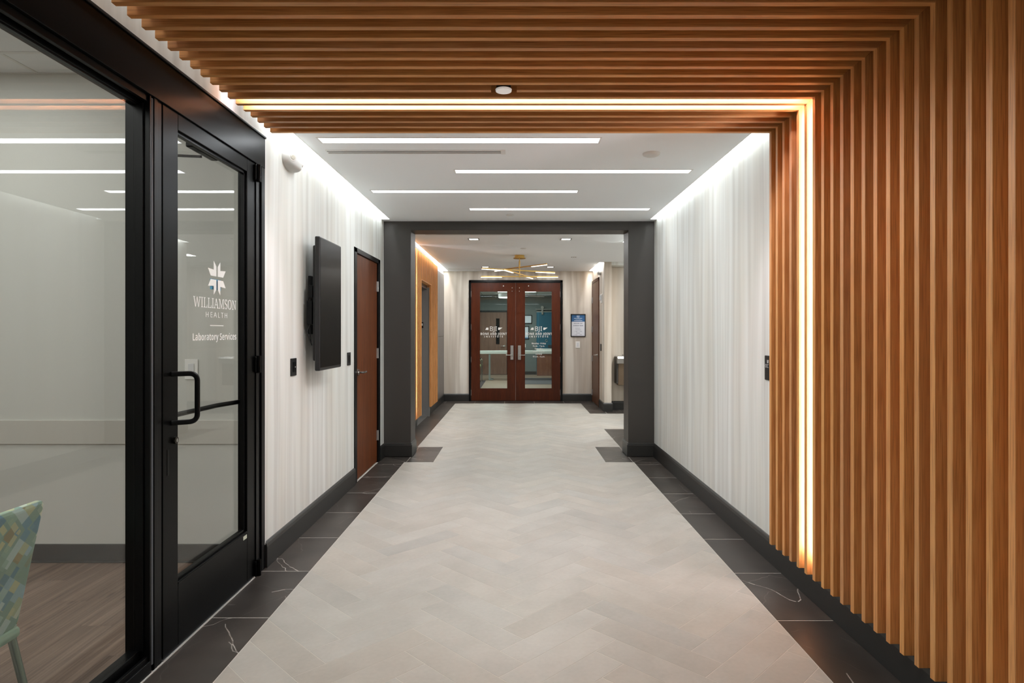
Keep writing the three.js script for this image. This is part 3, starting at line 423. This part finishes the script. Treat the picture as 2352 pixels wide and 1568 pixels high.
// ---------------------------------------------------------------- lobby: elevator wall
{
  const t = thing('slat_screen', 'orange-brown wooden slat wall round the elevator in the lobby', 'slat screen', [-1.455, SB, 10]);
  for (let k = 0; k < 36; k++) {
    const d1 = 11.46 - PITCH * k, d0 = d1 - SLW; if (d0 < 8.3) break; const over = d1 > 9.5 && d0 < 10.6;
    part(t, 'wall_slat', prism([[XL + 0.001, over ? 2.245 : SB], [-1.455, over ? 2.245 : SB], [-1.455, 2.655], [XL + 0.001, 2.655]], d0, d1, 1, rr(0, 5)), slatMats[k % 6]);
  }
  part(t, 'opening_trim', [rb(-1.487, -1.452, SB, 2.245, 10.585, 10.605, 0.002, 1), rb(-1.533, -1.452, 2.235, 2.25, 9.5, 10.605, 0.002, 2), rb(-1.533, -1.452, SB, 2.245, 9.485, 9.503, 0.002, 1)], slatMats[2]);
  const kk = Math.round((11.46 - 8.98) / PITCH), d = 11.46 - PITCH * kk, l = thing('led_strip', 'warm vertical light line in the slatted elevator wall', 'light strip', [-1.52, 1.4, d]);
  part(l, 'channel', bx(-1.53, -1.50, 0.26, 2.62, d + 0.001, d + 0.007), whiteTrim); part(l, 'diffuser', bx(-1.528, -1.504, 0.26, 2.62, d + 0.007, d + 0.009), glow(R.slatLed, 3)); areaLight(-1.516, 1.44, d + 0.0105, 0.022, 2.36, 'far', R.slatLed);
}
{
  const t = struct('door_3', 'stainless steel elevator entrance in the slatted lobby wall');
  part(t, 'elevator_jamb', [rb(-1.76, -1.50, 0.0, 2.20, 10.612, 10.66, 0.003), rb(-1.502, -1.490, 0, 2.2, 10.607, 10.66, 0.002)], jambSteel); part(t, 'elevator_jamb', rb(-1.76, -1.70, 0, 2.2, 9.4, 9.5, 0.003), steel); part(t, 'elevator_head', rb(-1.76, -1.53, 2.17, 2.24, 9.5, 10.8, 0.003), steel);
  part(t, 'elevator_leaf', rb(-1.80, -1.76, 0.005, 2.19, 9.45, 10.12, 0.003), steel); part(t, 'elevator_leaf', rb(-1.80, -1.76, 0.005, 2.19, 10.125, 10.8, 0.003), steel); part(t, 'elevator_sill', rb(-1.80, -1.53, 0.0, 0.004, 9.5, 10.76, 0.001), satin); part(t, 'shaft', bx(-1.95, -1.81, 0, 2.5, 9.3, 11.0), darkCavity);
  part(t, 'return_panel', [bx(-1.80, -1.655, 0, 2.5, 9.3, 9.4), bx(-1.80, XL - 0.001, 0, 2.24, 10.80, 10.9)], darkCavity);
  part(t, 'floor_plate', rb(-1.632, -1.592, 1.51, 1.61, 10.605, 10.613, 0.001), blackMatte, 'small black floor plate'); part(t, 'floor_mark', rb(-1.622, -1.602, 1.55, 1.59, 10.603, 10.606, 0.0005), whitePlastic);
}
{
  const t = struct('wall_left', 'grey wood-look panels between the elevator wall and the far corner'); let n = 0;
  for (const [a, b] of [[11.475, 12.24], [12.245, 13.025]]) for (const [y0, y1] of [[0.157, 1.352], [1.357, 2.64]]) part(t, 'panel', rb(XL - 0.01, XL + 0.012, y0, y1, a, b, 0.003, 1), greyWood);
  part(t, 'backing', bx(-1.70, XL - 0.008, 0, TOP, 11.46, FAR), wallMat);
}

// ---------------------------------------------------------------- lobby: far double doors
{
  const t = struct('door_4', 'dark brown double doors with tall glass panes and white lettering'), d0 = 13.03, leafs = [[-0.955, -0.026, -0.782, -0.19], [-0.02, 0.91, 0.16, 0.742]];
  part(t, 'frame', [rb(-1.0, -0.958, 0, 2.53, 13.0, 13.19, 0.003), rb(0.913, 0.955, 0, 2.53, 13.0, 13.19, 0.003), rb(-1.0, 0.955, 2.48, 2.53, 13.0, 13.19, 0.003)], blackSatin);
  const logo = (hours) => canvasTex(512, 1024, (g, w) => {
    g.fillStyle = '#efeeea'; const k = w / 0.6, X = (x) => (x + 0.3) * k, Y = (y) => (1.62 - y) * k;
    fitText(g, 'BJI', X(-0.09), X(0.075), Y(1.468), 0.095 * k, 'sans-serif'); g.beginPath(); g.moveTo(X(-0.175), Y(1.49)); g.lineTo(X(-0.15), Y(1.538)); g.lineTo(X(-0.108), Y(1.538)); g.lineTo(X(-0.108), Y(1.49)); g.fill(); g.beginPath(); g.moveTo(X(0.095), Y(1.54)); g.lineTo(X(0.185), Y(1.538)); g.lineTo(X(0.12), Y(1.49)); g.lineTo(X(0.095), Y(1.49)); g.fill();
    fitText(g, 'BONE AND JOINT', X(-0.28), X(0.28), Y(1.385), 0.047 * k, 'sans-serif', 'bold', 0.03); fitText(g, 'INSTITUTE', X(-0.2), X(0.2), Y(1.333), 0.034 * k, 'sans-serif', 'bold', 0.28);
    if (hours) [['Monday - Friday', 0.15], ['9 a.m. - 7 p.m.', 0.125], ['Saturday', 0.085], ['8 a.m. - 4 p.m.', 0.125], ['Sunday', 0.07], ['10 a.m. - 4 p.m.', 0.13]].forEach(([s, h], i) => fitText(g, s, X(-h), X(h), Y(1.192 - i * 0.055), 0.03 * k, 'sans-serif', 'bold'));
  });
  leafs.forEach(([x0, x1, g0, g1], i) => {
    const sh = new THREE.Shape([[x0, 0.012], [x1, 0.012], [x1, 2.475], [x0, 2.475]].map(([p, q]) => new THREE.Vector2(p, q))); sh.holes.push(new THREE.Path([[g0, 0.257], [g0, 2.303], [g1, 2.303], [g1, 0.257]].map(([p, q]) => new THREE.Vector2(p, q))));
    const l = part(t, 'leaf', triUV(new THREE.ExtrudeGeometry(sh, { depth: 0.043, bevelEnabled: true, bevelSize: 0.001, bevelThickness: 0.001, bevelOffset: -0.001, bevelSegments: 1 }).translate(0, 0, -d0 - 0.044), 1), farWood);
    part(l, 'glass_pane', bx(g0 - 0.004, g1 + 0.004, 0.25, 2.31, d0 + 0.02, d0 + 0.026), glassFar); part(l, 'glazing_bead', [rb(g0, g0 + 0.012, 0.257, 2.303, d0 + 0.002, d0 + 0.02, 0.002), rb(g1 - 0.012, g1, 0.257, 2.303, d0 + 0.002, d0 + 0.02, 0.002), rb(g0, g1, 0.257, 0.269, d0 + 0.002, d0 + 0.02, 0.002), rb(g0, g1, 2.291, 2.303, d0 + 0.002, d0 + 0.02, 0.002)], farWood);
    const cx = (g0 + g1) / 2; part(l, 'lettering', ...decal(0.6, 1.2, cx + (i ? 0.01 : 0.0), 1.02, d0 + 0.0195, '-z', logo(i === 1)));
    const hx = i ? 0.055 : -0.102, esc = part(t, 'escutcheon', rb(hx - 0.034, hx + 0.034, 0.865, 1.165, d0 - 0.014, d0, 0.012, undefined, 3), satin); lever(t, hx, 0.965, d0 - 0.012, '-z', i ? 1 : -1, chrome);
    for (const y of [2.24, 1.55, 0.87, 0.18]) part(t, 'hinge', rb(i ? x1 - 0.004 : x0 - 0.012, i ? x1 + 0.012 : x0 + 0.004, y - 0.06, y + 0.06, d0 - 0.008, d0 + 0.002, 0.002), satin);
    for (const y of [2.37, 2.30]) part(t, 'bolt', cyl(V(i ? 0.055 : -0.098, y, d0 + 0.001), V(i ? 0.055 : -0.098, y, d0 - 0.005), 0.009, 14), chrome); part(t, 'bolt', cyl(V(i ? 0.245 : -0.28, 2.41, d0 + 0.001), V(i ? 0.245 : -0.28, 2.41, d0 - 0.008), 0.013, 14), chrome);
  });
  part(t, 'astragal', [rb(-0.026, -0.02, 0.02, 2.475, d0 + 0.012, d0 + 0.04, 0.001)], satin); part(t, 'threshold', rb(-0.958, 0.913, 0.0, 0.010, d0 + 0.005, d0 + 0.14, 0.002), blackMatte);
}
{ // hours sign, switch
  const t = thing('poster_frame', 'black framed opening hours notice with a blue heading beside the double doors', 'notice', [1.283, 1.59, FAR]), ct = canvasTex(360, 540, (g, w, h) => { g.fillStyle = '#dfe1e8'; g.fillRect(0, 0, w, h); g.fillStyle = '#2f5f8e'; g.fillRect(0, 0, w, 175); g.fillStyle = '#eef2f6'; fitText(g, 'BJI', 140, 222, 62, 44); fitText(g, 'BONE AND JOINT', 70, 292, 100, 18, 'sans-serif', 'bold', 0.05); fitText(g, 'INSTITUTE', 110, 250, 124, 10, 'sans-serif', 'bold', 0.2); g.fillRect(70, 142, 222, 10); g.fillStyle = '#3a4560'; fitText(g, 'HOURS OF', 62, 298, 232, 27, 'sans-serif', 'bold', 0.12); fitText(g, 'OPERATION', 48, 312, 290, 27, 'sans-serif', 'bold', 0.1); ['MONDAY -', 'THURSDAY', '7 AM - 5 PM', 'FRIDAY', '7 AM - 4 PM'].forEach((s, i) => fitText(g, s, 180 - s.length * 9, 180 + s.length * 9, 352 + i * 42, 19, 'sans-serif', '', 0.1)); });
  part(t, 'frame', [rb(1.127, 1.145, 1.347, 1.822, 13.012, FAR, 0.003), rb(1.421, 1.439, 1.347, 1.822, 13.012, FAR, 0.003), rb(1.127, 1.439, 1.347, 1.365, 13.012, FAR, 0.003), rb(1.127, 1.439, 1.804, 1.822, 13.012, FAR, 0.003)], blackMatte); const q = decal(0.278, 0.44, 1.283, 1.5845, 13.021, '-z', ct); q[1].transparent = false; part(t, 'print', ...q);
}
plate('light_switch', 'white light switch below the framed opening hours notice', 1.276, 1.182, FAR, '-z', 0.092, 0.14, whitePlastic, 'rocker', mat(0xdcdde0, 0.35));
// narrow brown side door on the right lobby wall and what hangs around it
{
  const t = struct('door_5', 'narrow brown wooden door on the right wall of the lobby'); part(t, 'frame', [rb(1.565, 1.71, 0, 2.5, 11.96, 12.01, 0.002), rb(1.565, 1.71, 0, 2.5, 12.92, 12.97, 0.002), rb(1.565, 1.71, 2.44, 2.5, 11.96, 12.97, 0.002)], sideWood);
  part(t, 'leaf', rb(1.572, 1.61, 0.01, 2.438, 12.012, 12.918, 0.002, 1), sideWood); lever(t, 1.572, 0.995, 12.09, '-x', 1); for (const y of [2.1, 1.5, 0.9, 0.2]) part(t, 'hinge', rb(1.55, 1.572, y - 0.06, y + 0.06, 12.90, 12.935, 0.003), satin);
}
emergencyLight(XR, 2.58, 11.78, 0.85, 'white round emergency light above the narrow brown side door', -1);
{ const t = thing('strobe_alarm', 'white wall alarm strobe beside the narrow brown side door', 'alarm', [XR, 2.06, 11.62]); part(t, 'base_plate', rb(XR - 0.02, XR, 1.98, 2.15, 11.54, 11.68, 0.006), whitePlastic); part(t, 'strobe_lens', rb(XR - 0.045, XR - 0.018, 2.03, 2.13, 11.57, 11.65, 0.012, undefined, 3), mat(0xdfe3e6, 0.15)); }
single('room_sign', 'small black room sign beside the narrow brown side door', 'sign', [XR, 1.15, 11.72], rb(XR - 0.012, XR, 1.09, 1.22, 11.66, 11.78, 0.002), mat(0x2a2624, 0.5));
{ const t = thing('drinking_fountain', 'stainless steel drinking fountain hung in the alcove behind the portal', 'drinking fountain', [2.0, 0.47, 11.5]), bs = new THREE.Shape([[0, 0], [0.30, 0.02], [0.32, 0.10], [0.30, 0.13], [0, 0.13]].map(([a, b]) => new THREE.Vector2(a, b)));
  const g = new THREE.ExtrudeGeometry(bs, { depth: 0.42, bevelEnabled: true, bevelSize: 0.008, bevelThickness: 0.008, bevelSegments: 2 }); g.rotateY(-Math.PI / 2); g.translate(2.25, 0.86, -11.61); part(t, 'basin', triUV(g), satin); part(t, 'cabinet', rb(1.85, 2.24, 0.47, 0.87, 11.38, 11.62, 0.01), mat(0x7c6a58, 0.4, { metalness: 0.7 })); part(t, 'back_panel', rb(1.82, 1.85, 0.5, 0.99, 11.36, 11.62, 0.006), mat(0x3a3632, 0.5)); part(t, 'spout', tube([V(1.95, 0.985, 11.5), V(1.95, 1.03, 11.48), V(1.95, 1.035, 11.45), V(1.95, 1.02, 11.43)], 0.007), chrome); }

// ---------------------------------------------------------------- lobby ceiling: downlights, brass chandelier
[[-0.592, 8.56, 'near the portal, left of the chandelier'], [0.676, 8.56, 'near the portal, right of the chandelier'], [-0.614, 12.19, 'near the double doors, left of the chandelier'], [0.656, 12.19, 'near the double doors, right of the chandelier']].forEach(([x, d, w]) => {
  const t = thing('square_downlight', `square recessed downlight in the lobby ceiling ${w}`, 'ceiling light', [x, CEIL, d]), a = 0.078, b = 0.06; part(t, 'trim', [bx(x - a, x + a, CEIL - 0.004, CEIL + 0.001, d - a, d - b), bx(x - a, x + a, CEIL - 0.004, CEIL + 0.001, d + b, d + a), bx(x - a, x - b, CEIL - 0.004, CEIL + 0.001, d - b, d + b), bx(x + b, x + a, CEIL - 0.004, CEIL + 0.001, d - b, d + b)], mat(0x9a9894, 0.4)); part(t, 'lens', bx(x - b, x + b, CEIL - 0.002, CEIL + 0.001, d - b, d + b), glow(R.down, 1.1)); areaLight(x, CEIL - 0.0055, d, 0.09, 0.09, 'down', R.down);
});
{
  const x = 0.045, d = 10.35, t = thing('chandelier', 'brass chandelier of crossed bars with glowing ends in front of the double doors', 'chandelier', [x, CEIL, d]);
  part(t, 'canopy', [triUV(new THREE.CylinderGeometry(0.08, 0.08, 0.045, 40).translate(x, CEIL - 0.022, -d)), triUV(new THREE.CylinderGeometry(0.105, 0.1, 0.01, 40).translate(x, CEIL - 0.05, -d))], brass); part(t, 'rod', [cyl(V(x, CEIL - 0.05, d), V(x, 2.345, d), 0.008), cyl(V(x, CEIL - 0.1, d), V(x, 2.5, d), 0.013)], brass);
  for (const [y, dx, dd, L] of [[2.516, 0.64, -0.77, 0.67], [2.466, -0.87, -0.5, 0.7], [2.407, -0.3, -0.95, 0.78], [2.364, 1, 0.0, 0.64]]) {
    const n = Math.hypot(dx, dd), ux = dx / n, ud = dd / n, bar = (a, b, w, y0) => { const g = new THREE.BoxGeometry(b - a, w, 0.02).translate((a + b) / 2, y0, 0); g.rotateY(Math.atan2(ud, ux)); g.translate(x, 0, -d); return triUV(g); };
    const arm = part(t, 'arm', bar(-L, L, 0.018, y), brass); for (const s of [-1, 1]) { const a = s > 0 ? L * 0.46 : -L, b = s > 0 ? L : -L * 0.46; part(arm, 'light_tube', bar(a, b, 0.010, y - 0.013), glow(R.bar, 1.0)); const l = areaLight(x + ux * (a + b) / 2, y - 0.026, d + ud * (a + b) / 2, b - a, 0.02, 'down', R.bar); l.rotation.set(-Math.PI / 2, 0, Math.atan2(ud, ux)); }
  }
}

// ---------------------------------------------------------------- reception behind the double doors
const recWall = mat(0x6f7674, 0.7);
mono('wall_reception', [bx(-3.1, -0.9, 0, 2.80, 21.3, 21.45), bx(-0.9, 0.0, 2.17, 2.80, 21.3, 21.45), bx(0, 3.1, 0, 2.80, 21.3, 21.45), bx(-3.2, -3.0, 0, 2.80, 13.18, 21.3), bx(3.0, 3.2, 0, 2.80, 13.18, 21.3), bx(-3.1, -1.7, 0, 2.80, 13.05, 13.18), bx(1.72, 3.1, 0, 2.80, 13.05, 13.18)], recWall);
mono('baseboard_reception', [rb(-3, -1.4, 0, 0.11, 21.288, 21.3, 0.003), rb(0.0, 3, 0, 0.11, 21.288, 21.3, 0.003)], baseMat);
mono('floor_reception', [bx(-3.1, 3.1, -0.12, -0.002, 13.03, 21.4)], new THREE.MeshStandardMaterial({ map: tex(256, 512, 1.6, 1.2, (u, v) => { const k = fbm(u * 2, v * 26, 90, 3) * 46; return [148 + k, 128 + k, 110 + k]; }), roughness: 0.5 }));
{
  const c = struct('ceiling', 'white acoustic tile ceiling of the reception'); part(c, 'upper_slab', bx(-3.2, 3.2, 2.75, 2.85, 13.1, 21.45), white); const tm = mat(0xe0e3e1, 0.9);
  for (let i = 0; i < 10; i++) for (let j = 0; j < 13; j++) part(c, 'ceiling_tile', bx(-3 + i * 0.61 + 0.009, -3 + i * 0.61 + 0.601, 2.728, 2.745, 13.2 + j * 0.625 + 0.009, 13.2 + j * 0.625 + 0.616), tm); part(c, 'ceiling_grid', [...Array(11)].map((_, i) => bx(-3.011 + i * 0.61, -2.99 + i * 0.61, 2.724, 2.75, 13.2, 21.3)), mat(0x9b9d9c, 0.6));
}
panelLight('panel_light', 'ceiling panel light deep in the reception', -0.6, 0.6, 2.722, 19.2, 19.8, R.reception); panelLight('panel_light', 'ceiling panel light in the reception just behind the double doors', -0.6, 0.6, 2.722, 14.5, 15.1, R.reception); panelLight('panel_light', 'ceiling panel light in the middle of the reception', -2.2, -1.0, 2.722, 17.0, 17.6, R.reception);
{ const t = struct('door_6', 'brown door with a narrow window at the back of the reception'); part(t, 'frame', [rb(-1.35, -1.29, 0, 2.19, 21.26, 21.32, 0.003), rb(-0.345, -0.285, 0, 2.19, 21.26, 21.32, 0.003), rb(-1.35, -0.285, 2.13, 2.19, 21.26, 21.32, 0.003)], blackMatte);
  part(t, 'leaf', rb(-1.29, -0.345, 0.01, 2.13, 21.27, 21.31, 0.002, 1), walnut); part(t, 'vision_pane', rb(-0.71, -0.59, 1.04, 1.92, 21.262, 21.275, 0.002), black); lever(t, -0.42, 0.98, 21.27, '-z', -1); for (const y of [1.9, 1.05]) part(t, 'hinge', rb(-1.30, -1.28, y - 0.06, y + 0.06, 21.255, 21.265, 0.002), satin); }
{ const t = thing('pendant_light', 'white drum pendant light in the reception', 'pendant light', [-0.24, 2.435, 17]); part(t, 'shade', triUV(new THREE.CylinderGeometry(0.265, 0.265, 0.1, 48, 1, false).translate(-0.24, 2.445, -17)), whitePlastic); part(t, 'diffuser', triUV(new THREE.CylinderGeometry(0.255, 0.25, 0.012, 48).translate(-0.24, 2.39, -17)), glow(R.reception, 1.3)); areaLight(-0.24, 2.382, 17, 0.36, 0.36, 'down', R.reception); part(t, 'rod', cyl(V(-0.24, 2.728, 17), V(-0.24, 2.49, 17), 0.008), whitePlastic); }
{ const t = thing('counter', 'long pale counter across the reception', 'counter', [0.3, 0, 18.9]); part(t, 'worktop', rb(-2.9, 2.6, 0.79, 0.875, 18.9, 19.5, 0.004), mat(0xdfe2da, 0.4)); part(t, 'leg', [rb(-0.855, -0.80, 0.02, 0.79, 18.93, 18.99, 0.004), rb(-0.86, -0.72, 0, 0.02, 18.88, 19.4, 0.004)], mat(0x9aa39f, 0.4, { metalness: 0.5 })); part(t, 'end_panel', rb(2.5, 2.56, 0, 0.79, 18.95, 19.45, 0.003), deskWood); part(t, 'end_panel', rb(-2.86, -2.8, 0, 0.79, 18.95, 19.45, 0.003), deskWood); }
{ const t = thing('reception_desk', 'reception desk with a brown wood front and white top', 'desk', [1.6, 0, 20.7]); part(t, 'front_panel', rb(0.675, 2.6, 0.0, 0.80, 20.75, 20.8, 0.003, 1), deskWood); part(t, 'desk_top', rb(0.66, 2.62, 0.83, 0.90, 20.65, 21.1, 0.004), mat(0xe6e6e0, 0.4)); part(t, 'side_panel', rb(0.675, 0.72, 0, 0.83, 20.8, 21.1, 0.003, 1), deskWood); part(t, 'top_rail', rb(0.675, 2.6, 0.80, 0.83, 20.76, 20.8, 0.002), blackMatte); }
single('desk_monitor', 'small black and white screen on the reception desk', 'monitor', [1.15, 0.9, 20.9], [rb(1.05, 1.30, 0.93, 1.02, 20.88, 20.9, 0.004), rb(1.12, 1.20, 0.90, 0.94, 20.88, 20.95, 0.003)], mat(0x2c2e30, 0.4));
{ const t = thing('sliding_door', 'teal sliding barn door on a steel rail behind the reception desk', 'sliding door', [1.3, 0, 21.2]); part(t, 'panel', rb(0.67, 2.0, 0.02, 2.13, 21.2, 21.24, 0.004), mat(0x1f5a70, 0.35)); part(t, 'edge_trim', rb(0.72, 0.735, 0.02, 2.13, 21.195, 21.202, 0.001), mat(0x2f7d95, 0.35)); part(t, 'rail', [cyl(V(0.64, 2.23, 21.17), V(2.3, 2.23, 21.17), 0.02), rb(0.67, 2.0, 2.13, 2.16, 21.2, 21.24, 0.003)], chrome); part(t, 'hanger', [rb(0.84, 0.90, 2.05, 2.34, 21.15, 21.2, 0.004), cyl(V(0.87, 2.29, 21.2), V(0.87, 2.29, 21.13), 0.05, 20)], chrome); part(t, 'pull_ring', triUV(new THREE.TorusGeometry(0.035, 0.008, 10, 24).translate(1.01, 1.16, -21.19)), chrome); }
for (const [x0, x1, y0, y1, label, blue] of [[0.2, 0.52, 1.74, 2.04, 'white document in a black frame, the upper one beside the teal door', 0], [0.2, 0.42, 1.21, 1.66, 'white document in a black frame, the lower one beside the teal door', 1]]) { const t = thing('picture_frame', label, 'picture frame', [(x0 + x1) / 2, (y0 + y1) / 2, 21.3], 'framed documents in the reception'), b = 0.028; part(t, 'frame', [rb(x0, x0 + b, y0, y1, 21.27, 21.3, 0.003), rb(x1 - b, x1, y0, y1, 21.27, 21.3, 0.003), rb(x0, x1, y0, y0 + b, 21.27, 21.3, 0.003), rb(x0, x1, y1 - b, y1, 21.27, 21.3, 0.003)], blackMatte); part(t, 'sheet', bx(x0 + b, x1 - b, y0 + b, y1 - b, 21.285, 21.298), mat(0xdde1ea, 0.5)); if (blue) part(t, 'sheet_band', bx(x0 + b, x1 - b, y0 + b, y0 + b + 0.035, 21.283, 21.286), mat(0x5e86b4, 0.5)); }
single('wall_plate', 'small white wall plate below the framed documents in the reception', 'wall plate', [0.27, 0.99, 21.3], rb(0.235, 0.305, 0.93, 1.05, 21.29, 21.3, 0.003), whitePlastic);
single('floor_mat', 'dark grey floor mat in front of the reception counter', 'mat', [1.2, 0, 18.5], rb(0.08, 2.6, -0.001, 0.008, 17.3, 19.7, 0.003), mat(0x59575a, 0.95)); single('floor_mat', 'dark floor mat under the waiting chairs', 'mat', [-1.9, 0, 17], rb(-2.9, -0.93, -0.001, 0.008, 14.5, 18.6, 0.003), mat(0x3f3537, 0.95));
for (const [d, y, label] of [[18.1, 0, 'waiting chair with green seat, the one farther from the double doors'], [16.4, 0, 'waiting chair with green seat, the one nearer the double doors']]) {
  const x = -1.05, t = thing('waiting_chair', label, 'chair', [x - 0.28, 0, d], 'waiting chairs in the reception');
  part(t, 'seat', rb(x - 0.55, x, 0.42, 0.50, d - 0.28, d + 0.28, 0.03, undefined, 3), mat(0x9aa56c, 0.7)); part(t, 'backrest', rb(x - 0.62, x - 0.55, 0.48, 0.84, d - 0.28, d + 0.28, 0.025, undefined, 3), mat(0x2a2a2c, 0.7)); for (const k of [-0.3, 0.3]) { const a = d + k; part(t, 'side_frame', bentTube([V(x + 0.03, 0.009, a), V(x + 0.03, 0.66, a), V(x - 0.58, 0.66, a), V(x - 0.58, 0.009, a)], 0.012, 0.06), chrome); part(t, 'armrest', rb(x - 0.5, x - 0.0, 0.655, 0.69, a - 0.025, a + 0.025, 0.01), mat(0x202022, 0.5)); }
}

// ---------------------------------------------------------------- foyer behind the camera and side corridor: their own ceiling lights
panelLight('linear_light', 'linear ceiling light in the foyer behind the camera, nearer the slats', -1.0, 1.0, CEIL - 0.001, -0.35, -0.10, R.foyer); panelLight('linear_light', 'linear ceiling light in the foyer behind the camera, farther back', -1.0, 1.0, CEIL - 0.001, -2.0, -1.75, R.foyer);
panelLight('panel_light', 'ceiling panel light in the side corridor of the lobby', 2.2, 2.8, CEIL - 0.001, 9.8, 10.4, R.side);

scene.traverse((o) => { if (o.isMesh) { o.castShadow = true; o.receiveShadow = true; } });
renderer.render(scene, camera);
